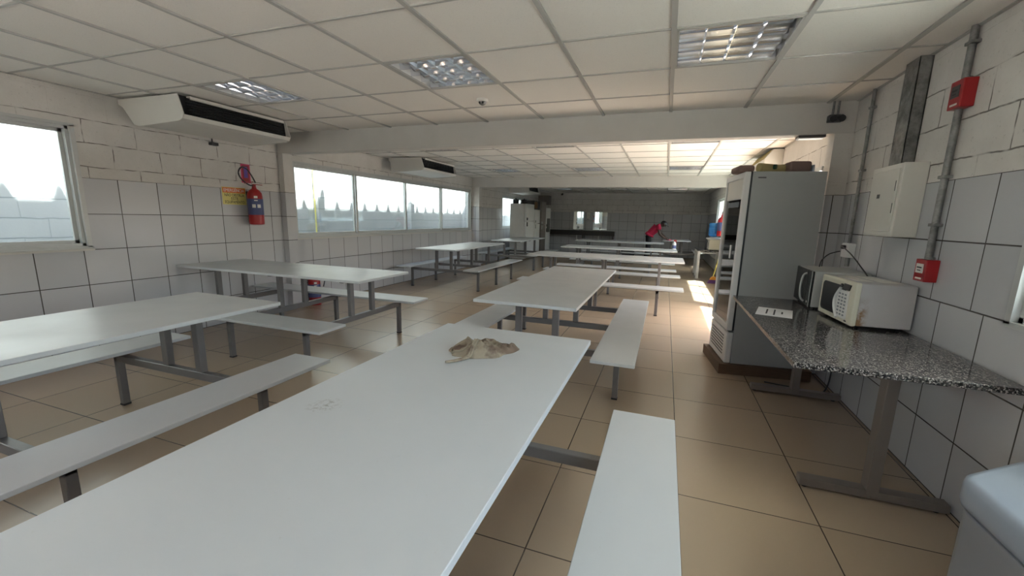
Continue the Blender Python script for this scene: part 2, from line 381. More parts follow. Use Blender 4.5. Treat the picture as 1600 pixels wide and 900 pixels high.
# roof slab above (keeps daylight out of the ceiling void) with corrugated sheet edge on the left eave
struct(MB().box(XL-.15, XR+.15, YN-.15, YF+.15, 2.9, 3.0).build('roof_slab', MAT['conc']))
rb = MB()
pts = [(YN-.3, 3.04)]; y = YN-.3
while y < YF+.3:
    pts += [(y+.13, 3.04), (y+.185, 3.20), (y+.215, 3.20), (y+.27, 3.04)]; y += .40  # unseen ridges made extra tall to cast the toothed shadow outside
pts += [(YF+.4, 3.04), (YF+.4, 3.0), (YN-.3, 3.0)]
rb.prism(pts, XL-.44, XL+.4, 'x'); struct(rb.build('roof_sheet', MAT['roof']))
rb = MB(); rb.box(XR, XR+1.3, YN-4.5, 4.5, 2.93, 3.0); rb.box(XR, XR+.9, 10.1, YF+.3, 2.93, 3.0); struct(rb.build('sun_block_eave', MAT['roof']))  # unseen eaves added to keep the sun out of the near and far bays
# outside
struct(MB().box(XL-16, XR+16, YN-12, YF+14, -.3, -.13).build('ground', MAT['conc']))
ob = MB(); ob.box(-6.35, -6.1, YN-6, YF+8, -.13, 3.3)
for y in (.15, 3.1, 6.05, 9.0, 11.95, 14.9): ob.box(-6.1, -6.0, y, y+.15, -.13, 3.3)
struct(ob.build('outer_wall', MAT['outer']))
yc = thing('yellow_conduit', 'yellow conduit on the white outside wall seen through the long window', 'pipe', (-6.03, 6.0, -.13)); MB().cyl((0, 0, 0), (0, 0, 3.3), .012).build('pipe', MAT['broomh'], yc, 40)
struct(MB().box(5.2, 5.4, YN-6, YF+8, -.13, 1.1).build('yard_wall', MAT['outer']))

# windows
def window_y(n, x_in, x_out, y0, y1, z0, z1, muls, deep=.10):
    root = bpy.data.objects.new('window_%d' % n, None); C.objects.link(root); root.location = ((x_in+x_out)/2, (y0+y1)/2, z0); struct(root)
    s = 1 if x_in > x_out else -1; xa, xb = sorted((x_in-s*.02, x_in-s*deep)); off = Matrix.Translation(-root.location)
    f = MB(); t = .035
    f.box(xa, xb, y0, y1, z0, z0+t); f.box(xa, xb, y0, y1, z1-t, z1); f.box(xa, xb, y0, y0+t, z0, z1); f.box(xa, xb, y1-t, y1, z0, z1)
    xi = sorted((x_in+s*.006, x_in-s*.02))                # flange lapping the wall
    for a in ((y0-.02, y1+.02, z0-.012, z0+.012), (y0-.02, y1+.02, z1-.012, z1+.012), (y0-.02, y0+.012, z0, z1), (y1-.012, y1+.02, z0, z1)): f.box(xi[0], xi[1], *a)
    f.bm.transform(off); f.build('frame', MAT['alu'], root)
    ys = [y0+t]+list(muls)+[y1-t]; xm = (xa+xb)/2
    for k in range(len(ys)-1):
        a, c = ys[k], ys[k+1]; xo = xm + (.016 if k % 2 else -.016)*s
        sb = MB(); w_ = .028
        for q in ((a-.012, a+w_, z0+t, z1-t), (c-w_, c+.012, z0+t, z1-t), (a, c, z0+t, z0+t+w_), (a, c, z1-t-w_, z1-t)): sb.box(xo-.013, xo+.013, *q)
        sb.bm.transform(off); sash = sb.build('sash', MAT['alu'], root)
        gb = MB().box(xo-.002, xo+.002, a+w_*.6, c-w_*.6, z0+t+.01, z1-t-.01); gb.bm.transform(off); gb.build('pane', MAT['glass'], sash)
window_y(1, XL, XL-.15, *LW[0], [-.1, 1.05]); window_y(2, XL, XL-.15, *LW[1], [5.76, 7.19, 8.59]); window_y(3, XL, XL-.15, *LW[2], [13.65])
window_y(4, XR, XR+.15, *RW[0], [-.1, 1.1]); window_y(5, XR, XR+.15, *RW[2], [8.0, 9.0]); window_y(6, XR, XR+.15, *RW[3], [12.2])
# sill line of the long window
struct(MB().box(XL-.02, XL+.022, 4.47, 10.06, .950, .965).build('trim_2', MAT['plaster']))
struct(MB().box(XL-.02, XL+.022, -1.33, 2.26, .945, .962).build('trim_3', MAT['plaster']))
# frame of the open doorway beside the cooler
dr = bpy.data.objects.new('door_1', None); C.objects.link(dr); dr.location = (XR, 5.8, 0); struct(dr)
q = MB(); q.box(.0, .15, -.9, -.86, 0, 1.9); q.box(.0, .15, .91, .95, 0, 1.9); q.box(.0, .15, -.9, .95, 1.86, 1.9); q.build('frame', MAT['alu'], dr)

# ------------------------------------------------------------------ canteen tables
def canteen_table(label, cx, cy, along_x, L, w=.78, off=(.67, .67), fr=.85, sw=.29, mat='table', n_frames=3, bl=None):
    """long axis is local Y; off = centre distance of the bench on the -x / +x side"""
    t = thing('canteen_table', label, 'table', (cx, cy, 0), PI/2 if along_x else 0, 'white canteen tables with fixed benches')
    MB().box(-w/2, w/2, -L/2, L/2, .727, .75, .002, 1).build('tabletop', MAT[mat], t)
    bl = bl or L
    for s, o in ((-1, off[0]), (1, off[1])):
        MB().box(s*o-sw/2, s*o+sw/2, -bl/2, bl/2, .388, .41, .002, 1).build('bench_seat', MAT['table'], t)
        MB().box(s*o-.02, s*o+.02, -bl/2+.12, bl/2-.12, .363, .388, .004, 1).build('bench_rail', MAT['steel'], t)
    ys = (-fr, 0, fr) if n_frames == 3 else (-fr, fr)
    for y in ys:
        MB().box(-off[0]-.02, off[1]+.02, y-.02, y+.02, .313, .363, .003, 1).build('crossbar', MAT['steel'], t)
        MB().box(-w*.36, w*.36, y-.02, y+.02, .697, .727, .003, 1).build('top_support', MAT['steel'], t)
        for s in (-1, 1):
            MB().box(s*.15-.025, s*.15+.025, y-.02, y+.02, .363, .697, .003, 1).build('post', MAT['steel'], t)
            o = off[0] if s < 0 else off[1]
            lg = MB().box(s*o-.02, s*o+.02, y-.02, y+.02, .012, .363, .003, 1).build('leg', MAT['steel'], t)
            MB().box(s*o-.022, s*o+.022, y-.022, y+.022, 0, .014, .002, 1).build('foot_cap', MAT['cap'], lg)
    return t
canteen_table('nearest white canteen table with attached benches, khaki bag and smudge on its top', -.695, .76, False, 2.42, .79, (.67, .67), .83, .285, 'table1')
canteen_table('white canteen table just beyond the one with the khaki bag, same direction', -.888, 3.825, False, 2.34, .755, (.63, .63), .80)
canteen_table('large white canteen table cut by the left edge of the photo', -2.74, .79, False, 2.40, .80, (.665, .64), .83)
canteen_table('white canteen table set crosswise against the left wall by the beam column', -3.665, 3.275, True, 2.37, .75, (.70, .60), .89)
canteen_table('white canteen table lengthwise under the long left window', -3.785, 7.56, False, 2.35, .80, (.68, .69), .86)
canteen_table('white canteen table in front of the white refrigerators in the far left', -3.77, 10.95, False, 2.3, .80, (.66, .66), .85)
canteen_table('nearest of the crosswise white canteen tables in the brightly lit middle bay', -.895, 6.83, True, 2.40, .80, (.74, .72), .86)
canteen_table('crosswise white canteen table with the white spray bottle at its right end', -.91, 9.07, True, 2.34, .78, (.67, .67), .85)
canteen_table('farthest crosswise white canteen table, just before the person in red', -1.165, 11.76, True, 2.32, .76, (.72, .72), .85)
canteen_table('short white canteen table that the person in the red shirt is wiping', .36, 14.3, False, 1.5, .80, (.50, .66), .5, n_frames=2)

# ------------------------------------------------------------------ ceiling fittings
def troffer(x0, x1, y0, y1, label):
    t = thing('ceiling_light', label, 'light', ((x0+x1)/2, (y0+y1)/2, H), 0, 'recessed louvre ceiling lights')
    hx, hy = (x1-x0)/2-.012, (y1-y0)/2-.012
    h = MB(); D = .085
    h.quad((-hx, -hy, D), (hx, -hy, D), (hx, hy, D), (-hx, hy, D))
    for a, c in (((-hx, -hy), (hx, -hy)), ((hx, -hy), (hx, hy)), ((hx, hy), (-hx, hy)), ((-hx, hy), (-hx, -hy))): h.quad((a[0], a[1], 0), (c[0], c[1], 0), (c[0], c[1], D), (a[0], a[1], D))
    h.build('housing', MAT['white'], t)
    f = MB()
    for a in ((-hx-.014, hx+.014, -hy-.010, -hy+.012), (-hx-.014, hx+.014, hy-.012, hy+.010), (-hx-.014, -hx+.012, -hy, hy), (hx-.012, hx+.014, -hy, hy)): f.box(*a, -.009, .004)
    f.build('frame', MAT['tbar'], t)
    l = MB(); ex, ey = hx-.014, hy-.014
    for k in range(5):                                   # curved reflectors between the tubes, running along X
        y = -ey + 2*ey*k/4; W = .030; n = 4
        prof = [(y-W*(1-math.cos(PI/2*i/n))-.002, .002+.055*math.sin(PI/2*i/n)) for i in range(n+1)]
        prof2 = [(2*y-a, z) for a, z in prof][::-1]
        pr = [(max(-ey-.012, min(ey+.012, a)), z) for a, z in prof+prof2]
        l.prism(pr, -ex, ex, 'x')
    for k in range(1, 4):                                # thin cross blades, V shaped
        x = -ex + 2*ex*k/4
        l.prism([(x-.002, .004), (x+.002, .004), (x+.012, .052), (x-.012, .052)], -ey, ey, 'y')
    l.build('louvre', MAT['chrome'], t, 40)
    for k in range(4):
        y = -ey + 2*ey*(k+.5)/4; MB().cyl((-ex, y, .065), (ex, y, .065), .013, seg=10).build('lamp_tube', MAT['tube'], t, 40)
pl = {(1, 0): 'left of the three louvre lights in the nearest ceiling bay', (4, 0): 'middle of the three louvre lights in the nearest ceiling bay', (7, 0): 'right of the three louvre lights in the nearest ceiling bay, nearest the red box'}
sect = ['nearest', 'middle', 'far']; colw = {0: 'left', 1: 'centre', 2: 'right'}
for x0, x1, y0, y1, si in lights:
    if si == 0 and y1 < .5: continue
    if si == 2 and x0 < -3 and y0 > 13: pass
    c = min(range(3), key=lambda k: abs(x0-(-4.321+.611*LCOL[k])))
    first = any(abs(y0-q) < .02 for q in LROW[si][:1])
    lab = ['recessed louvre light over the %s tables, nearest the camera bay' % colw[c], ''][0] if si == 0 else 'recessed louvre light, %s column, %s row of the %s ceiling bay' % (colw[c], 'front' if first else 'rear', sect[si])
    if si == 0: lab = 'recessed mirror louvre light, %s of the three in the nearest ceiling bay' % ['left', 'middle', 'right'][c]
    troffer(x0, x1, y0, y1, lab)
for x0, x1, y0, y1, si in lights:                       # plain panels where no fitting is in view
    if si == 0 and y1 < .5:
        struct(MB().box(x0, x1, y0, y1, H, H+.01).build('ceiling', MAT['ceil']))
dc = thing('dome_camera', 'small white dome camera on the ceiling beyond the middle light', 'camera', (-1.58, 3.48, H))
MB().lathe([(.045, -.022), (.05, -.015), (.05, -.0005)], 24).build('base', MAT['offw'], dc, 40)
MB().ball((0, 0, -.022), .034, (1, 1, .9)).build('dome', MAT['galv'], dc, 60)
for x in (-.012, .014): MB().ball((x, -.026, -.034), .010).build('lens', MAT['black'], dc, 60)
dc2 = thing('bullet_camera', 'tiny black camera high on the back wall at its left end', 'camera', (-3.95, YF, 2.28))
MB().cyl((0, -.02, 0), (0, -.12, -.02), .035).build('body', MAT['black'], dc2, 40); MB().box(-.02, .02, -.03, 0, -.02, .04).build('bracket', MAT['black'], dc2)

# ------------------------------------------------------------------ ceiling-hung air conditioners
def ac_unit(label, wall_x, y, s, L=1.10, depth=.83, group='ceiling-hung air conditioners', back=0.0):
    t = thing('air_conditioner', label, 'air conditioner', (wall_x, y, H), 0, group)
    P = [(s*back, -.018), (s*(depth-.02), -.018), (s*(depth+.035), -.185), (s*(depth+.035-.02), -.222), (s*(depth-.03), -.238), (s*.26, -.262), (s*.19, -.245), (s*(.06+back*.8), -.09), (s*back, -.06)]
    # end cheeks
    for y0, y1 in ((-L/2, -L/2+.008), (L/2-.008, L/2)):
        MB().prism(P, y0, y1, 'y').build('end_panel', MAT['acw'], t)
    I = [(s*back, -.02), (s*(depth-.10), -.02), (s*(depth-.05), -.16), (s*(depth-.03), -.232), (s*.26, -.254), (s*.195, -.238), (s*(.065+back*.8), -.085), (s*back, -.055)]
    MB().prism(I, -L/2+.008, L/2-.008, 'y').build('casing', MAT['acw'], t)
    x0, x1 = s*(depth-.15), s*(depth+.012)
    lip = MB(); lip.prism([(s*(depth-.10), -.018), (s*(depth+.0), -.018), (s*(depth+.01), -.045), (s*(depth-.0), -.05), (s*(depth-.012), -.030), (s*(depth-.10), -.030)], -L/2+.09, L/2-.05, 'y')
    lip.build('upper_lip', MAT['acw'], t)
    lo = MB(); lo.prism([(s*(depth-.05), -.236), (s*(depth+.018), -.222), (s*(depth+.035), -.188), (s*(depth+.028), -.186), (s*(depth+.012), -.214), (s*(depth-.05), -.224)], -L/2+.008, L/2-.008, 'y')
    lo.build('lower_lip', MAT['acw'], t)
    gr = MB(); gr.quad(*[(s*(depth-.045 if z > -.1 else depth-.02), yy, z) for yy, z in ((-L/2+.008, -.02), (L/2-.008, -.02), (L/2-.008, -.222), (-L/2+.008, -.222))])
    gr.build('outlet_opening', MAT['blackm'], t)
    sl = MB()
    for k in range(6):
        z = -.062-.026*k; x = s*(depth-.035+(.026 if k > 2 else .012)*k*.35)
        sl.box(min(x, x+s*.022), max(x, x+s*.022), -L/2+.07, L/2-.06, z-.001, z+.001)
    sl.build('louvre_blades', MAT['black'], t)
    return t
ac1 = ac_unit('large grey-white air conditioner hung under the ceiling above the left wall near the extinguisher', XL+.002, 3.15, 1)
ac2 = ac_unit('air conditioner above the long left window in the middle bay', XL+.002, 7.02, 1, 1.2, back=.15)
ac_unit('air conditioner above the left window of the far bay', XL+.002, 12.9, 1, 1.1, back=.15)
a4 = thing('air_conditioner', 'slatted air conditioner on the right wall seen above the glass-door cooler', 'air conditioner', (XR, 7.05, 2.06))
MB().prism([(-.002, .25), (-.13, .25), (-.22, .12), (-.22, .02), (-.18, 0), (-.002, 0)], -.52, .52, 'y', .006).build('casing', MAT['acw'], a4, 50)
q = MB()
for k in range(14): q.box(-.008, .0, -.48+.07*k, -.455+.07*k, -.075, .075, M=Matrix.Translation((-.178, 0, .188)) @ Matrix.Rotation(math.radians(35), 4, 'Y'))
q.build('slats', MAT['kraft'], a4)
vt = thing('drain_bracket', 'small dark bracket under the nearest air conditioner', 'bracket', (XL, 3.42, 2.06)); MB().box(0, .05, -.03, .05, -.02, .012, .004).build('plate', MAT['dark'], vt); MB().cyl((.02, 0, .01), (.02, 0, .12), .008).build('rod', MAT['dark'], vt)

# ------------------------------------------------------------------ wall fittings, left
def extinguisher(label, x, y, z, s=1, scale=1.0, hang=True, hose='out'):
    t = thing('fire_extinguisher', label, 'fire extinguisher', (x, y, z)); t.scale = (scale,)*3
    MB().lathe([(.055, 0), (.08, .006), (.082, .02), (.082, .34), (.076, .38), (.052, .415), (.026, .432), (.024, .45)], 28).build('cylinder', MAT['red'], t, 50)
    MB().lathe([(.0835, .12), (.0835, .125), (.0835, .30), (.0835, .31)], 28).build('label', MAT['blue'], t, 50)
    lb = MB()
    for a, z0, z1 in ((-.5, .205, .245), (.15, .205, .245), (-.2, .318, .345), (-.2, .285, .297)):
        for k in range(4):
            a0, a1 = a+s*.0+k*.11, a+(k+1)*.11; r = .0845
            lb.quad((r*math.cos(a0-.6*s), r*math.sin(a0-.6*s), z0), (r*math.cos(a1-.6*s), r*math.sin(a1-.6*s), z0), (r*math.cos(a1-.6*s), r*math.sin(a1-.6*s), z1), (r*math.cos(a0-.6*s), r*math.sin(a0-.6*s), z1))
    lb.build('label_print', MAT['labelw'], t)
    MB().cyl((0, 0, .445), (0, 0, .48), .02).build('valve', MAT['redd'], t, 40)
    h = MB(); h.box(-.008, .008, -.01, .11, .478, .486, .002); h.box(-.008, .008, -.01, .105, .498, .506, .002, M=Matrix.Rotation(.22, 4, 'X')); h.build('handle', MAT['redd'], t)
    MB().tube([(0, -.015, .465), (0, -.07, .475), (0, -.15, .53), (.01, -.19, .60), (.01, -.15, .665), (.01, -.08, .65), (.01, -.02, .57), (.03, .0, .50)] if hose == 'out' else
              [(0, .015, .465), (0, .06, .49), (.01, .12, .54), (.01, .17, .53), (.02, .19, .46), (.03, .175, .36), (.03, .14, .25)], .008, 8).build('hose', MAT['black'], t, 60)
    if hang: MB().box(-.16 if s > 0 else .06, -.06 if s > 0 else .16, -.02, .02, .36, .40, .003).build('wall_hook', MAT['dark'], t)
    return t
extinguisher('red fire extinguisher hanging on the left wall beside the yellow emergency sign', XL+.12, 3.80, 1.165)
extinguisher('red fire extinguisher standing on the floor behind the crosswise table by the left wall', XL+.12, 4.62, .0, hang=False, hose='side')
sg = thing('warning_sign', 'yellow and orange emergency sign left of the wall-hung extinguisher', 'sign', (XL, 3.63, 1.50))
MB().box(0, .003, -.145, .145, -.10, .10).build('plate', MAT['yellow'], sg)
MB().box(.003, .0036, -.138, .138, .035, .094).build('header', MAT['orange'], sg)
text('header_lettering', 'EMERGÊNCIA', .05, MAT['paper'], sg, face_px(.0042, 0, .063), .25)
for k, s_ in enumerate(('NÃO OBSTRUA', 'ESTE', 'EQUIPAMENTO')): text('lettering', s_, .045, MAT['ink'], sg, face_px(.0042, 0, .008-.04*k), (.24, .085, .24)[k])
sg = thing('extinguisher_sign', 'narrow magenta and violet sign above the wall-hung extinguisher', 'sign', (XL, 3.80, 1.775))
MB().box(0, .003, -.058, .058, -.11, .11).build('plate', MAT['magenta'], sg); MB().box(.003, .0036, -.042, .042, -.095, .095).build('inner_panel', MAT['redd'], sg); MB().box(.0036, .0042, -.024, .024, -.05, .08).build('violet_panel', MAT['violet'], sg)

# ------------------------------------------------------------------ wall fittings, right
pn = thing('electrical_panel', 'pale grey electrical panel box on the right wall under the metal duct', 'electrical box', (XR, 3.28, 1.275))
MB().box(-.12, 0, -.19, .19, 0, .43, .004).build('box', MAT['offw'], pn)
MB().box(-.126, -.12, -.165, .165, .03, .40, .002).build('door', MAT['offw'], pn)
q = MB(); q.box(-.1275, -.126, .03, .045, .235, .26); q.box(-.1275, -.126, .05, .065, .235, .26); q.build('door_markings', MAT['dark'], pn)
q = MB(); q.box(-.128, -.126, -.150, -.146, .14, .20); q.box(-.128, -.126, -.150, -.146, .27, .33); q.build('hinge', MAT['dark'], pn)
dt = thing('cable_duct', 'wide galvanised metal duct from ceiling to the electrical panel', 'duct', (XR, 3.345, 1.715))
q = MB(); q.box(-.065, 0, -.078, -.072, 0, .61); q.box(-.065, 0, .072, .078, 0, .61); q.box(-.006, 0, -.078, .078, 0, .61); q.box(-.065, -.061, -.078, .078, 0, .61); q.build('channel', MAT['galv'], dt)
MB().cyl((-.03, -.06, -.008), (-.03, -.06, .05), .008).build('cable', MAT['black'], dt)
def conduit(label, y, z0, z1, r, clamps):
    t = thing('conduit', label, 'pipe', (XR-.022, y, z0)); MB().cyl((0, 0, 0), (0, 0, z1-z0), r, seg=18).build('pipe', MAT['galv'], t, 40)
    for z in clamps:
        MB().box(-r-.003, .022, -r-.012, r+.012, z-z0-.008, z-z0+.008, .003).build('clamp', MAT['galv'], t)
    return t
conduit('slim grey conduit running down to the white outlet by the microwaves', 3.95, 1.20, H, .012, (1.75, 2.2))
conduit('thick worn grey conduit between ceiling and upper red box', 2.885, 2.075, H, .016, (2.25,))
conduit('thick worn grey conduit between the two red boxes', 2.885, 1.165, 1.935, .016, (1.35, 1.6))
def red_box(name, label, y, z0, z1, window):
    t = thing(name, label, 'alarm box', (XR, y, z0)); h = z1-z0
    MB().box(-.058, 0, -.052, .052, 0, h, .004).build('body', MAT['red'], t)
    MB().box(-.062, -.058, -.032, .032, h*.38, h*.80, .001).build('window', MAT['labelw'] if window else MAT['dark'], t)
    q = MB(); q.box(-.0595, -.057, -.028, .028, h*.10, h*.17); q.build('label', MAT['labelw'], t)
    q = MB(); q.box(-.0630, -.061, -.022, .022, h*.60, h*.66); q.box(-.0630, -.061, -.016, .016, h*.48, h*.52); q.build('print', MAT['ink'], t)
    MB().cyl((-.022, 0, h), (-.022, 0, h+.012), .02).build('collar', MAT['galv'], t, 40)
red_box('alarm_siren', 'red alarm box high on the thick conduit near the ceiling', 2.865, 1.935, 2.072, False)
red_box('alarm_call_point', 'red call point box at the bottom of the conduit above the microwaves', 2.865, 1.045, 1.165, True)
ot = thing('wall_outlet', 'white outlet box behind the microwaves with black plugs in it', 'outlet', (XR, 3.93, 1.09))
MB().box(-.055, 0, -.06, .06, 0, .11, .006).build('box', MAT['white'], ot); MB().cyl((-.022, 0, -.07), (-.022, 0, 0), .016).build('lower_pipe', MAT['galv'], ot, 40)
q = MB(); q.box(-.085, -.055, -.035, -.005, .065, .095, .006); q.build('plug', MAT['black'], ot)
el = thing('emergency_lamp', 'small black twin lamp on the beam at its right end below the ceiling', 'lamp', (1.23, B1, 2.20))
q = MB(); q.box(-.05, .05, -.06, 0, -.035, .02, .006); q.build('body', MAT['dark'], el)
for x in (-.028, .03): MB().cyl((x, -.06, -.008), (x, -.095, -.02), .022, .026).build('lamp_head', MAT['black'], el, 40)
for x in (-.018, .018): MB().cyl((x, -.02, .02), (x, -.02, H-2.20), .008).build('conduit', MAT['galv'], el, 40)
q = thing('beam_lamp', 'flat dark grey lamp under the beam above the cooler', 'lamp', (1.10, 4.335, BZ)); MB().box(-.10, .10, -.05, .05, -.022, 0, .004).build('housing', MAT['dark'], q); MB().box(-.09, .09, -.04, .04, -.026, -.022).build('lens', MAT['alud'], q)

# ------------------------------------------------------------------ granite table with microwaves
gt = thing('granite_table', 'long grey speckled granite table on steel T legs against the right wall', 'table', (.97, 2.92, 0))
MB().box(-.385, .405, -.86, .93, .708, .735, .003, 1).build('tabletop', MAT['granite'], gt)
for y in (-.58, .73):
    MB().box(.07, .12, y-.035, y+.035, .03, .70, .003).build('leg', MAT['steelb'], gt)
    f = MB().box(-.21, .40, y-.03, y+.03, .012, .055, .004).build('foot', MAT['steelb'], gt)
    for x in (-.18, .36): MB().cyl((x, y, 0), (x, y, .013), .014).build('levelling_pad', MAT['cap'], f)
    MB().box(-.25, .36, y-.02, y+.02, .675, .708, .003).build('top_bracket', MAT['steelb'], gt)
MB().box(.075, .115, -.56, .71, .60, .64, .003).build('stretcher', MAT['steelb'], gt)
pp = thing('paper_notice', 'white printed sheet lying on the granite table', 'paper', (.755, 3.215, .735), -.25)
MB().box(-.105, .105, -.15, .15, .0003, .0012).build('sheet', MAT['paper'], pp)
q = MB()
for k, (a, bb) in enumerate(((-.12, .13), (-.15, .15), (-.06, .06))):
    q.box(-.05+.045*k, -.040+.045*k, a*.7, bb*.7, .0012, .0016)
q.build('print', MAT['ink'], pp)

def microwave_new():
    t = thing('microwave', 'black-fronted silver microwave beside the cooler at the back of the granite table', 'microwave', (1.03, 3.70, .735), math.radians(-3))
    W, D, Hh = .46, .34, .275
    MB().box(.014, D, -W/2, W/2, .014, Hh, .006).build('casing', MAT['alu'], t)
    MB().box(0, .014, -W/2+.115, W/2, .012, Hh-.003, .004).build('door', MAT['black'], t)
    MB().box(.0, .014, -W/2, -W/2+.112, .012, Hh-.003, .004).build('control_panel', MAT['black'], t)
    MB().box(-.0005, .0, -W/2, -W/2+.02, .012, Hh-.003).build('silver_edge', MAT['alu'], t)
    MB().box(-.002, .0, -W/2+.18, W/2-.035, .05, Hh-.05, .001).build('door_window', MAT['black'], t)
    MB().tube([(0, -W/2+.14, .035), (-.022, -W/2+.145, .06), (-.03, -W/2+.15, .14), (-.022, -W/2+.145, .225), (0, -W/2+.14, .245)], .008, 8).build('handle', MAT['alu'], t, 60)
    q = MB()
    for k in range(5): q.box(-.001, 0, -W/2+.04, -W/2+.09, .07+.022*k, .075+.022*k)
    q.build('buttons', MAT['alud'], t)
    MB().cyl((-.003, -W/2+.055, .045), (0, -W/2+.055, .045), .008).build('start_button', MAT['labelw'], t)
    for x in (.04, D-.04):
        for y in (-W/2+.04, W/2-.04): MB().cyl((x, y, 0), (x, y, .015), .012).build('foot', MAT['cap'], t)
    MB().tube([(.13, .17, Hh-.004), (.15, .21, Hh+.05), (.20, .24, Hh+.10), (.27, .25, Hh+.125)], .0045, 6).build('cable', MAT['black'], t, 60)
microwave_new()
def microwave_old():
    t = thing('microwave', 'old off-white microwave with rusty side on the granite table', 'microwave', (1.062, 3.135, .735), math.radians(4))
    W, D, Hh = .455, .30, .27
    MB().box(.03, D, -W/2, W/2, .016, Hh, .006).build('casing', MAT['rust'], t)
    MB().box(0, .032, -W/2, W/2, .012, Hh+.002, .010).build('front_frame', MAT['ivory'], t)
    # rounded dark window on the left two thirds
    pr = []; y0, y1, z0, z1, r = -.10, W/2-.035, .045, Hh-.035, .03
    for cy_, cz_, a in ((y1-r, z1-r, 0), (y0+.01, z1-r, 90), (y0+.01, z0+r, 180), (y1-r, z0+r, 270)):
        for k in range(5): an = math.radians(a+22.5*k); pr.append((cy_+r*math.cos(an), cz_+r*math.sin(an)))
    MB().prism(pr, -.003, .002, 'x').build('door_window', MAT['black'], t)
    # bowed handle and the keypad behind it
    hp = [(-.005, -.03-.05*math.sin(PI*k/8)*-1-.045, .03+.20*k/8) for k in range(9)]
    MB().tube([(-.012, -.075+.055*math.sin(PI*k/8), .035+.185*k/8) for k in range(9)], .009, 8).build('handle', MAT['white'], t, 60)
    kp = [(-.075+.05*math.sin(PI*k/10), .04+.17*k/10) for k in range(11)]+[(-.165, .21), (-.165, .04)]
    MB().prism(kp, -.007, .001, 'x').build('keypad', MAT['white'], t)
    q = MB()
    for i in range(3):
        for j in range(7): q.box(-.0085, -.007, -.15+.037*i, -.130+.037*i, .055+.021*j, .065+.021*j)
    q.build('keys', MAT['chest'], t)
    MB().prism([(-.085, .215), (-.165, .215), (-.18, .25), (-.095, .252)], -.006, .0, 'x').build('display', MAT['black'], t)
    MB().cyl((-.008, -.068, .236), (0, -.068, .236), .011, seg=14).build('logo_button', MAT['dark'], t, 40)
    MB().box(-.002, 0, -.175, -.15, .026, .034).build('nameplate', MAT['dark'], t)
    for x in (.05, D-.04):
        for y in (-W/2+.05, W/2-.05): MB().cyl((x, y, 0), (x, y, .017), .012).build('foot', MAT['cap'], t)
    q = MB()
    for a in ((.06, .14, -.10, .16), (.17, .26, -.12, .10), (.17, .26, .12, .2)): q.box(a[0], a[1], a[2], a[3], Hh, Hh+.0015)
    q.build('top_panels', MAT['offw'], t)
    MB().tube([(.25, .20, Hh-.004), (.27, .34, Hh+.04), (.285, .55, Hh+.12), (.30, .76, Hh+.175)], .0045, 6).build('cable', MAT['black'], t, 60)
microwave_old()

# ------------------------------------------------------------------ glass-door cooler on a wooden base
FA = math.radians(7)
pal = thing('wooden_base', 'dark wooden frame under the glass-door cooler', 'pallet', (.55, 3.93, 0), FA)
q = MB(); q.box(0, .74, 0, .03, .003, .095, .003); q.box(0, .74, .60, .63, .003, .095, .003); q.box(0, .03, .03, .60, .003, .095, .003); q.box(.71, .74, .03, .60, .003, .095, .003); q.build('rails', MAT['wood'], pal)
q = MB(); q.box(.03, .71, .03, .60, .06, .094, .003); q.build('deck', MAT['wood'], pal)
fg = thing('display_cooler', 'tall grey glass-door drinks cooler standing beside the granite table', 'refrigerator', (.585, 3.965, .096), FA)
FD, FW, FH = .60, .57, 1.66
q = MB(); q.box(.06, FD, 0, .02, .0, FH, .004); q.build('side_panel', MAT['fridge'], fg)
MB().box(.06, FD, FW-.02, FW, .0, FH, .004).build('side_panel', MAT['fridge'], fg)
MB().box(FD-.02, FD, .02, FW-.02, .0, FH, .003).build('rear_panel', MAT['fridge'], fg)
MB().box(.06, FD-.02, .02, FW-.02, FH-.05, FH, .003).build('top_panel', MAT['fridge'], fg)
MB().box(.06, FD-.02, .02, FW-.02, 0, .34, .003).build('machine_housing', MAT['fridgew'], fg)
MB().box(.063, FD-.02, .02, .026, .34, FH-.05).build('liner', MAT['offw'], fg); MB().box(.063, FD-.02, FW-.026, FW-.02, .34, FH-.05).build('liner', MAT['offw'], fg); MB().box(FD-.03, FD-.02, .02, FW-.02, .34, FH-.05).build('liner', MAT['offw'], fg)
d = MB(); z0, z1 = .30, FH-.002
d.box(.0, .045, 0, .045, z0, z1, .006); d.box(.0, .045, FW-.045, FW, z0, z1, .006); d.box(.0, .045, .04, FW-.04, z0, z0+.05, .006); d.box(.0, .045, .04, FW-.04, z1-.05, z1, .006)
door = d.build('door', MAT['fridgew'], fg); MB().box(.015, .02, .04, FW-.04, z0+.04, z1-.04).build('glass', MAT['doorglass'], door)
MB().box(.010, .014, .045, FW-.045, z1-.22, z1-.05).build('header_panel', MAT['offw'], door)
q = MB()
for k in range(8): q.box(.0085, .010, .12+.042*k, .145+.042*k, z1-.285, z1-.24)
q.build('faded_print', MAT['chest'], door)
MB().box(.009, .013, .20, .24, .92, 1.04, .001).build('temperature_label', MAT['paper'], door)
MB().box(.045, .06, .01, FW-.01, z0+.01, z1-.01).build('gasket', MAT['black'], fg) if False else None
gk = MB(); gk.box(.045, .06, .006, .03, z0, z1); gk.box(.045, .06, FW-.03, FW-.006, z0, z1); gk.box(.045, .06, .03, FW-.03, z0, z0+.03); gk.box(.045, .06, .03, FW-.03, z1-.03, z1); gk.build('gasket', MAT['black'], fg)
MB().box(.005, .06, .0, FW, .0, .285, .012).build('kick_panel', MAT['fridgew'], fg)
q = MB()
for k in range(7): q.box(.002, .006, .08, FW-.08, .06+.028*k, .070+.028*k)
q.build('vent_slots', MAT['alud'], fg)
MB().box(.02, .058, .005, .05, .283, .297).build('hinge', MAT['alud'], fg)
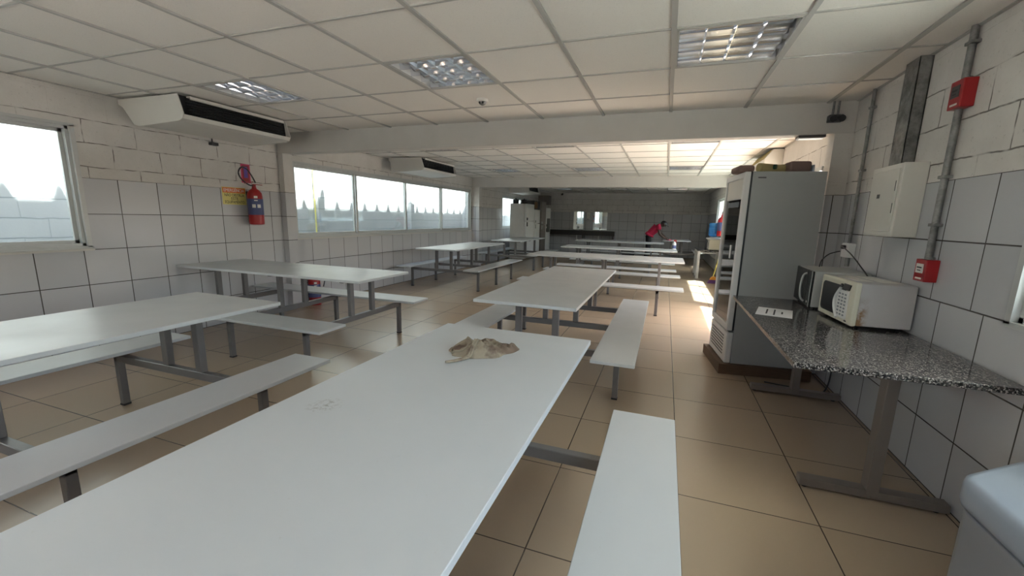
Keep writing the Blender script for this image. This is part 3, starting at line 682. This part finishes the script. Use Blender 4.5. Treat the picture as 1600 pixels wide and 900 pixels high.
for k, z in enumerate((.55, .80, 1.05, 1.30)):
    q = MB(); q.box(.08, FD-.04, .03, FW-.03, z, z+.006)
    for i in range(6): q.box(.08, FD-.04, .05+.09*i, .055+.09*i, z+.006, z+.010)
    q.build('shelf', MAT['white'], fg)
MB().box(.10, .16, -.001, 0, FH-.055, FH-.045).build('side_badge', MAT['dark'], fg)
def onfridge(u, v, z=0): p = Matrix.Rotation(FA, 4, 'Z') @ Vector((u, v, 0)); return (fg.location.x+p.x, fg.location.y+p.y, .096+FH+z)
it = thing('cushion', 'brown padded cushion at the front edge of the cooler top', 'cushion', onfridge(.0, .15), FA); MB().box(-.045, .085, -.10, .14, .0, .055, .022, 3).build('pad', MAT['brownp'], it, 60)
it = thing('paper_roll', 'ochre roll with dark green core lying on top of the cooler', 'roll', onfridge(.175, .07), FA)
q = MB().lathe([(.018, 0), (.036, 0), (.037, .02), (.030, .18), (.036, .24), (.018, .24)], 20, Matrix.Translation((-.06, -.0, .037)) @ Matrix.Rotation(PI/2+.35, 4, 'Z') @ Matrix.Rotation(PI/2, 4, 'X')).build('roll', MAT['kraft'], it, 60)
MB().cyl((.055, -.052, .037), (.04, -.04, .037), .019).build('core', MAT['greend'], it)
it = thing('brown_box', 'brown box with rounded corners on top of the cooler', 'box', onfridge(.41, .10), FA); MB().box(-.075, .085, -.07, .08, 0, .085, .02, 3).build('box', MAT['brownp'], it, 50); MB().box(.088, .105, -.07, .03, 0, .055, .004).build('blue_strip', MAT['chestl'], it)
pc = thing('power_cable', 'black cable trailing on the floor behind the granite table leg', 'cable', (1.2, 3.80, 0)); MB().tube([(-.30, .05, .01), (-.1, .0, .012), (.05, -.02, .010), (.12, -.01, .03), (.15, .02, .2), (.15, .06, .42), (.14, .1, .6)], .006, 6).build('cord', MAT['black'], pc, 60)

# ------------------------------------------------------------------ bottom right: plastic chest by the wall
ch = thing('plastic_chest', 'grey-blue plastic chest with pale lid at the lower right corner', 'chest', (1.13, 1.2, 0))
pg = [(-.21, -.55), (-.21, .30), (-.19, .34), (.04, .51), (.07, .52), (.24, .52), (.24, -.55)]
MB().prism(pg, 0, .50, 'z', .006).build('body', MAT['chest'], ch)
pl2 = [(a*1.0+(-.012 if a < .2 else 0), b_+(.01 if b_ > 0 else 0)) for a, b_ in pg]
MB().prism(pl2, .505, .60, 'z', .022).build('lid', MAT['chestl'], ch, 50)
q = MB(); q.tube([(-.03, .30, .603), (.0, .24, .603), (.08, .18, .603), (.20, .10, .603)], .006, 6); q.tube([(-.03, .30, .603), (.03, .33, .603), (.20, .36, .603)], .005, 6); q.build('handle_strap', MAT['black'], ch, 60)
MB().box(-.2125, -.21, -.15, -.13, 0.02, .49).build('seam', MAT['dark'], ch)

# ------------------------------------------------------------------ khaki bag on the nearest table
def bag():
    t = thing('cloth_bag', 'crumpled khaki cloth bag lying on the nearest white table', 'bag', (-.715, 1.60, .75), math.radians(30))
    t.scale = (1.12, 1.08, 1.0)
    from mathutils import noise as ns
    def edge(a): return 1+.08*math.sin(3*a+.6)+.05*math.sin(5*a+2)+.03*math.sin(9*a)
    def hgt(x, y):
        a = math.atan2(y/.088, x/.135); r = min(1, math.hypot(x/.135, y/.088)/edge(a)); k = 1-r**7
        h = .030*k*(1+.22*math.sin(x*30+2.2))
        fold = abs(ns.noise(Vector((x*20+y*9, y*16-x*6, 1.3))))
        h += k*(.013*(1-fold*3.2) if fold < .31 else 0) + .006*k*ns.noise(Vector((x*70, y*70, 2)))
        h += math.exp(-((x+.030+y*.45)/.014)**2)*.011*k
        h -= math.exp(-(((x+.082)/.034)**2+((y-.008)/.034)**2))*.028
        return max(.002+.004*(1-r), h)
    b = bmesh.new(); R_, A_ = 34, 90; rings = []
    for i in range(1, R_+1):
        rings.append([b.verts.new((.135*edge(2*PI*k/A_)*i/R_*math.cos(2*PI*k/A_), .088*edge(2*PI*k/A_)*i/R_*math.sin(2*PI*k/A_), hgt(.135*edge(2*PI*k/A_)*i/R_*math.cos(2*PI*k/A_), .088*edge(2*PI*k/A_)*i/R_*math.sin(2*PI*k/A_)))) for k in range(A_)])
    for p, q in zip(rings, rings[1:]):
        for k in range(A_): b.faces.new((p[k], q[k], q[(k+1) % A_], p[(k+1) % A_]))
    b.faces.new(rings[0]); low = [b.verts.new((v.co.x, v.co.y, .0005)) for v in rings[-1]]
    for k in range(A_): b.faces.new((rings[-1][k], low[k], low[(k+1) % A_], rings[-1][(k+1) % A_]))
    b.faces.new(low[::-1]); bmesh.ops.recalc_face_normals(b, faces=b.faces); m = MB(); m.join(b); m.build('body', MAT['fabric'], t, 75)
    def on(pts, dz): return [(x, y, hgt(x, y)+dz) for x, y in pts]
    hem = MB(); hem.tube(on([(-.118, -.02), (-.120, .015), (-.105, .042), (-.075, .052), (-.05, .04), (-.042, .01), (-.052, -.025), (-.08, -.04), (-.108, -.035), (-.118, -.02)], .002), .0045, 8); hem.build('hem', MAT['fabric'], t, 60)
    MB().ball((-.082, .006, .016), .030, (1.1, 1.05, .28)).build('mouth_lining', MAT['lining'], t, 60)
    st = MB()
    for dx in (0, .009): st.tube([(-.03+dx, -.02, hgt(-.03, -.02)+.004), (-.045+dx, -.055, hgt(-.045, -.055)+.006), (-.065+dx, -.09, .014), (-.10+dx, -.112, .008), (-.145+dx, -.128, .0068)], lambda u: .0062-.001*u, 8)
    st.build('strap', MAT['fabric'], t, 60)
    sm = MB(); sm.tube(on([(-.02, .055), (.01, .05), (.04, .045), (.07, .035), (.10, .018), (.12, -.005)], .0005), .0022, 6); sm.build('seam', MAT['lining'], t, 60)
bag()

# ------------------------------------------------------------------ far left: refrigerators
def fridge(name, label, y, W, D, Hh, split, body, front, x0=XL+.19, hmat='black', panel=None):
    t = thing(name, label, 'refrigerator', (x0, y, 0))
    MB().box(0, D-.07, -W/2, W/2, .03, Hh, .008).build('cabinet', body, t)
    MB().box(D-.062, D, -W/2, W/2, .06, split-.006, .012).build('door', front, t)
    fz = MB().box(D-.062, D, -W/2, W/2, split+.006, Hh, .012).build('freezer_door', front, t)
    for z0, z1 in ((split-.16, split-.03), (split+.03, split+.11)):
        MB().box(D, D+.03, -W/2+.03, -W/2+.07, z0, z1, .008).build('handle', MAT[hmat], t)
    for yy in (-W/2+.05, W/2-.05):
        for xx in (.05, D-.12): MB().cyl((xx, yy, 0), (xx, yy, .032), .02).build('foot', MAT['cap'], t)
    if panel: MB().box(D, D+.012, -W/2+.1, W/2-.1, panel[0], panel[1], .004).build('dispenser', MAT['black'], t)
    return t
fridge('refrigerator', 'widest white refrigerator at the far left, nearest of the row', 12.90, .80, .55, 1.76, 1.22, MAT['white'], MAT['white'])
fridge('refrigerator', 'low white refrigerator second in the row along the far left wall', 13.70, .60, .55, 1.60, 1.14, MAT['white'], MAT['white'], hmat='alu')
fridge('refrigerator', 'dark stainless refrigerator third in the row at the far left', 14.46, .60, .55, 1.90, 1.10, MAT['dark'], MAT['steelb'], hmat='alu')
fridge('refrigerator', 'last white refrigerator with black dispenser at the end of the row', 15.10, .60, .55, 1.70, 1.0, MAT['white'], MAT['white'], panel=(.82, 1.32))
for k, (y, r, lab) in enumerate(((12.60, .10, 'black round pot on the nearest white refrigerator, left one'), (12.90, .12, 'black domed pan on the nearest white refrigerator, right one'))):
    p_ = thing('cooking_pot', lab, 'pot', (XL+.32+.18*k, y+.05, 1.76)); MB().lathe([(r*.8, 0), (r, .02), (r, .10), (r*.96, .10)], 20).build('pot', MAT['black'], p_, 50)
    MB().lathe([(r, .10), (r*.8, .13), (r*.2, .15), (.015, .17)], 20).build('lid', MAT['black'], p_, 50)
cb = thing('dark_cupboard', 'dark brown framed box standing on the low refrigerator in the corner', 'box', (XL+.42, 13.7, 1.60)); MB().box(-.25, .25, -.2, .2, 0, .30, .01).build('box', MAT['stone'], cb); MB().box(.25, .258, -.16, .16, .04, .26, .003).build('door', MAT['card'], cb)
wc = thing('wall_cupboard', 'brown-grey cupboard high in the far left corner above the refrigerators', 'cupboard', (XL+.24, YF-.18, 1.85))
MB().box(-.22, .22, -.16, .18, 0, .36, .006).build('carcass', MAT['steelb'], wc); MB().box(-.20, -.005, -.175, -.16, .02, .34, .003).build('door', MAT['steelb'], wc); MB().box(.005, .20, -.175, -.16, .02, .34, .003).build('door', MAT['steelb'], wc)

# ------------------------------------------------------------------ back wall: trough, mirrors, dispenser
tr = thing('wash_trough', 'long dark stone wash trough along the back wall below the mirrors', 'sink', (-3.2, YF-.001, 0))
q = MB(); q.box(-1.62, 1.42, -.50, 0, .86, .90, .006); q.box(-1.62, 1.42, -.50, -.47, .72, .86, .004); q.build('counter', MAT['stone'], tr)
for x in (-.06, .79): 
    MB().lathe([(.02, -.14), (.12, -.12), (.17, -.02), (.18, .0)], 20, Matrix.Translation((x, -.25, .86))).build('basin', MAT['stone'], tr, 50)
    MB().tube([(x, -.04, .90), (x, -.045, 1.0), (x, -.12, 1.03), (x, -.16, .98)], .011, 8).build('tap', MAT['chrome'], tr, 60)
    MB().tube([(x, -.25, .74), (x, -.25, .60), (x, -.16, .52), (x, -.02, .52)], .02, 8).build('drain_pipe', MAT['white'], tr, 60)
for x in (-1.5, .2, 1.35): MB().box(x-.02, x+.02, -.42, 0, .60, .86, .003).build('bracket', MAT['dark'], tr)
for x0, x1, lab in ((-3.46, -3.06, 'left of the two mirrors above the dark wash trough'), (-2.68, -2.15, 'right of the two mirrors above the dark wash trough')):
    m_ = thing('mirror', lab, 'mirror', ((x0+x1)/2, YF, .93)); h_ = (x1-x0)/2
    MB().box(-h_, h_, -.018, -.012, 0, .68).build('glass', MAT['mirror'], m_); q = MB()
    for a in ((-h_-.012, h_+.012, -.012, .0), (-h_-.012, h_+.012, .68, .692)): q.box(a[0], a[1], -.022, 0, a[2], a[3])
    for a in ((-h_-.012, -h_), (h_, h_+.012)): q.box(a[0], a[1], -.022, 0, 0, .68)
    q.box(-h_, h_, -.012, 0, 0, .68); q.build('frame', MAT['alu'], m_)
sd = thing('soap_dispenser', 'small white soap dispenser between the two mirrors', 'dispenser', (-2.88, YF, 1.33)); MB().box(-.06, .06, -.10, 0, 0, .25, .02, 3).build('body', MAT['offw'], sd, 50); MB().box(-.02, .02, -.11, -.03, -.015, .01, .004).build('push_lever', MAT['dark'], sd)

# ------------------------------------------------------------------ far right: side table, microwave, jug, broom, extinguisher
st = thing('side_table', 'white-legged stone-topped side table by the far right wall', 'table', (1.07, 11.3, 0))
MB().box(-.30, .30, -.55, .60, .655, .68, .003).build('tabletop', MAT['granite'], st)
for x in (-.27, .25):
    for y in (-.51, .0, .55): MB().box(x-.025, x+.035, y-.025, y+.025, 0, .655, .004).build('leg', MAT['white'], st)
q = MB(); q.box(-.25, .25, -.515, -.495, .60, .62)
for k in range(5): q.cyl((-.22+.1*k, -.505, .615), (-.17+.1*k, -.505, .652), .005, seg=6); q.cyl((-.17+.1*k, -.505, .652), (-.12+.1*k, -.505, .615), .005, seg=6)
q.box(-.28, -.26, -.5, .55, .60, .62); q.build('apron', MAT['white'], st)
mw = thing('microwave', 'beige microwave on the far side table under the blue water jug', 'microwave', (1.14, 11.0, .68))
MB().box(-.13, .22, -.22, .22, .012, .25, .008).build('casing', MAT['ivory'], mw); MB().box(-.145, -.13, -.22, .22, .012, .25, .004).build('front', MAT['offw'], mw); MB().box(-.148, -.145, -.09, .19, .05, .21, .002).build('door_window', MAT['black'], mw); MB().tube([(-.15, -.115, .04), (-.165, -.112, .13), (-.15, -.115, .22)], .006, 8).build('handle', MAT['white'], mw, 60)
for x in (-.1, .18):
    for y in (-.18, .18): MB().cyl((x, y, 0), (x, y, .014), .012).build('foot', MAT['cap'], mw)
ds = thing('water_dispenser', 'white tabletop base under the blue jug, resting on the beige microwave', 'dispenser', (1.12, 11.0, .931)); MB().box(-.17, .20, -.16, .16, 0, .035, .01).build('tray', MAT['white'], ds, 40)
MB().lathe([(.10, .035), (.11, .04), (.06, .06)], 24, Matrix.Translation((-.01, 0, 0))).build('collar', MAT['white'], ds, 50)
jg = thing('water_jug', 'blue twenty litre water jug near the far right window', 'jug', (1.11, 11.0, .992))
pr = [(.03, .0), (.05, .004), (.12, .03)]
for k in range(5): pr += [(.13, .045+.05*k), (.13, .07+.05*k), (.124, .08+.05*k)]
pr += [(.13, .30), (.12, .325), (.04, .33)]
MB().lathe(pr, 28).build('body', MAT['jug'], jg, 50)
br = thing('broom', 'yellow-handled broom with orange head leaning near the far right side table', 'broom', (1.10, 10.02, 0))
MB().tube([(-.02, -.0, .13), (.05, .03, .5), (.135, .07, .92)], .012, 8).build('handle', MAT['broomh'], br, 60)
MB().prism([(-.09, .075), (.07, .075), (.03, .15), (-.05, .15)], -.03, .03, 'y', .01).build('head', MAT['amber'], br)
MB().prism([(-.13, .0), (.10, .0), (.07, .078), (-.09, .078)], -.045, .045, 'y', .006).build('bristles', MAT['purple'], br)
dp = thing('dustpan', 'purple dustpan on the floor beside the broom', 'dustpan', (1.24, 9.80, 0)); MB().prism([(-.09, .0), (.09, .0), (.09, .06), (.07, .012), (-.07, .012), (-.09, .06)], -.08, .08, 'y').build('pan', MAT['purple'], dp)
extinguisher('red fire extinguisher on the far column partly hidden by the cooler', 1.13, 10.0, 1.04, -1, .95, hose='side')
bt = thing('spray_bottle', 'white spray bottle with red top on the end of a crosswise table', 'bottle', (.20, 9.22, .75))
MB().lathe([(.035, 0), (.038, .01), (.038, .10), (.03, .14), (.014, .16), (.014, .175)], 18).build('bottle', MAT['white'], bt, 50)
q = MB(); q.box(-.015, .04, -.012, .012, .175, .205, .004); q.box(.028, .036, -.006, .006, .14, .18, .002); q.build('trigger', MAT['red'], bt)
MB().lathe([(.0385, .03), (.0388, .035), (.0388, .09), (.0385, .095)], 18).build('label', MAT['blue'], bt, 50)
bk = thing('black_crate', 'black crate on the floor behind the farthest crosswise table', 'crate', (-1.05, 13.4, 0)); q = MB(); q.box(-.2, .2, -.15, .15, 0, .02); q.box(-.2, .2, -.15, -.135, 0, .5); q.box(-.2, .2, .135, .15, 0, .5); q.box(-.2, -.185, -.15, .15, 0, .5); q.box(.185, .2, -.15, .15, 0, .5); q.box(-.21, .21, -.16, -.13, .47, .5); q.build('shell', MAT['black'], bk)
cx_ = thing('cardboard_box', 'small brown cardboard box behind the person in red', 'box', (-.43, 14.6, 0)); MB().box(-.11, .11, -.15, .15, 0, .45, .003).build('carton', MAT['card'], cx_); q = MB(); q.box(-.02, .02, -.152, .152, .449, .4525); q.box(-.02, .02, -.152, -.150, .30, .45); q.build('tape', MAT['kraft'], cx_)

# ------------------------------------------------------------------ person wiping the far table
def skin_mesh(name, joints, edges, radii, mat, parent, root=0, sub=2):
    me = bpy.data.meshes.new(name); me.from_pydata([Vector(j) for j in joints], edges, []); o = bpy.data.objects.new(name, me); C.objects.link(o)
    sk = o.modifiers.new('skin', 'SKIN'); sk.use_smooth_shade = True; sk.branch_smoothing = .4
    for i, r in enumerate(radii):
        v = me.skin_vertices[0].data[i]; v.radius = r if isinstance(r, tuple) else (r, r); v.use_root = (i == root)
    ss = o.modifiers.new('sub', 'SUBSURF'); ss.levels = sub; ss.render_levels = sub
    bpy.context.view_layer.update(); dg = bpy.context.evaluated_depsgraph_get()
    m2 = bpy.data.meshes.new_from_object(o.evaluated_get(dg)); bpy.data.objects.remove(o)
    for f in m2.polygons: f.use_smooth = True
    m2.materials.clear(); m2.materials.append(mat); r = bpy.data.objects.new(name, m2); C.objects.link(r); r.parent = parent; return r
def person():
    t = thing('person', 'person in crimson shirt and dark cap leaning to wipe a far table', 'person', (-.47, 13.75, 0))
    J = dict(pel=(0, 0, .88), sp=(.10, 0, 1.02), ch=(.24, 0, 1.16), nk=(.335, 0, 1.205), hd=(.40, 0, 1.225), top=(.45, 0, 1.27),
             shl=(.26, .17, 1.20), shr=(.26, -.17, 1.20), ell=(.33, .20, .95), elr=(.31, -.20, .94), wl=(.48, .13, .84), wr=(.47, -.12, .81),
             pl=(.52, .12, .815), pr=(.515, -.11, .79),
             hl=(-.01, .09, .84), hr=(-.01, -.09, .84), kl=(.03, .11, .46), kr=(.0, -.11, .46), al=(-.05, .12, .07), ar=(-.08, -.12, .07), tl=(.10, .13, .03), tr=(.07, -.13, .03))
    names = list(J); ix = {k: i for i, k in enumerate(names)}; pts = [J[k] for k in names]
    E = [('pel', 'sp'), ('sp', 'ch'), ('ch', 'nk'), ('nk', 'hd'), ('hd', 'top'), ('ch', 'shl'), ('ch', 'shr'), ('shl', 'ell'), ('shr', 'elr'), ('ell', 'wl'), ('elr', 'wr'), ('wl', 'pl'), ('wr', 'pr'),
         ('pel', 'hl'), ('pel', 'hr'), ('hl', 'kl'), ('hr', 'kr'), ('kl', 'al'), ('kr', 'ar'), ('al', 'tl'), ('ar', 'tr')]
    Rd = dict(pel=(.13, .10), sp=(.12, .10), ch=(.14, .11), nk=.055, hd=(.075, .085), top=(.07, .08), shl=.055, shr=.055, ell=.042, elr=.042, wl=.028, wr=.028, pl=(.034, .018), pr=(.034, .018), hl=.088, hr=.088, kl=.058, kr=.058, al=.042, ar=.042, tl=.035, tr=.035)
    rad = [Rd[k] for k in names]; edges = [(ix[a], ix[b_]) for a, b_ in E]
    for s, p in ((1, 'pl'), (-1, 'pr')):                  # fingers and thumb of each hand, curled on the cloth
        bx, by, bz = J[p]
        for k, (dy, ln) in enumerate(((-.026, .060), (-.009, .070), (.009, .066), (.025, .052))):
            i0 = len(pts); pts += [(bx+.018, by+dy, bz), (bx+.02+ln*.55, by+dy*1.15, bz-.012), (bx+.02+ln, by+dy*1.2, bz-.032)]; rad += [.009, .0085, .007]
            edges += [(ix[p], i0), (i0, i0+1), (i0+1, i0+2)]
        i0 = len(pts); pts += [(bx-.005, by-s*.034, bz-.006), (bx+.025, by-s*.052, bz-.02)]; rad += [.011, .009]; edges += [(ix[p], i0), (i0, i0+1)]
    body = skin_mesh('body', pts, edges, rad, MAT['skin'], t)
    # face features, looking down and forward
    fc = MB(); fc.ball((.478, 0, 1.205), .016, (.8, .7, 1.3)); fc.ball((.425, .078, 1.215), .018, (.8, .4, 1.3)); fc.ball((.425, -.078, 1.215), .018, (.8, .4, 1.3)); fc.ball((.475, 0, 1.168), .018, (.5, 1.3, .45)); fc.build('face', MAT['skin'], body, 60)
    ey = MB(); ey.ball((.476, .03, 1.222), .009); ey.ball((.476, -.03, 1.222), .009); ey.build('eyes', MAT['labelw'], body, 60)
    # shirt: torso and sleeves a little wider than the body
    skin_mesh('shirt', [(-.005, 0, .84), (.02, 0, .92), (.11, 0, 1.03), (.245, 0, 1.165), (.305, 0, 1.195), (.262, .175, 1.195), (.262, -.175, 1.195), (.305, .195, 1.05), (.297, -.195, 1.045)],
              [(0, 1), (1, 2), (2, 3), (3, 4), (3, 5), (3, 6), (5, 7), (6, 8)], [(.20, .17), (.195, .16), (.18, .145), (.18, .14), (.075, .075), .075, .075, .066, .066], MAT['shirt'], t, 2)
    skin_mesh('trousers', [(0, 0, .89), (-.01, .09, .84), (-.01, -.09, .84), (.03, .11, .46), (0, -.11, .46), (-.05, .12, .09), (-.08, -.12, .09)], [(0, 1), (0, 2), (1, 3), (2, 4), (3, 5), (4, 6)],
              [(.11, .08), .095, .095, .075, .075, .062, .062], MAT['trouser'], t)
    for x, y in ((.03, .13), (0, -.13)): MB().box(x-.12, x+.11, y-.045, y+.045, 0, .075, .025, 3).build('shoe', MAT['black'], t, 60)
    cp = MB(); Mx = Matrix.Translation((.42, 0, 1.255)) @ Matrix.Rotation(.55, 4, 'Y'); cp.ball((0, 0, .0), .097, (1.08, .92, .85), M=Mx)
    cp.box(.07, .17, -.055, .055, -.012, .0, .005, M=Mx); cp.build('cap', MAT['black'], t, 60)
    return t
person()
cl = thing('cleaning_cloth', 'pink cloth under the hand of the person in red', 'cloth', (.12, 13.72, .75))
q = MB(); q.box(-.06, .08, -.09, .09, 0, .022, .010, 3); q.build('cloth', MAT['magenta'], cl, 60)

for o in list(bpy.data.objects):
    if o.type == 'MESH' and not o.data.polygons: print('EMPTY', o.name)
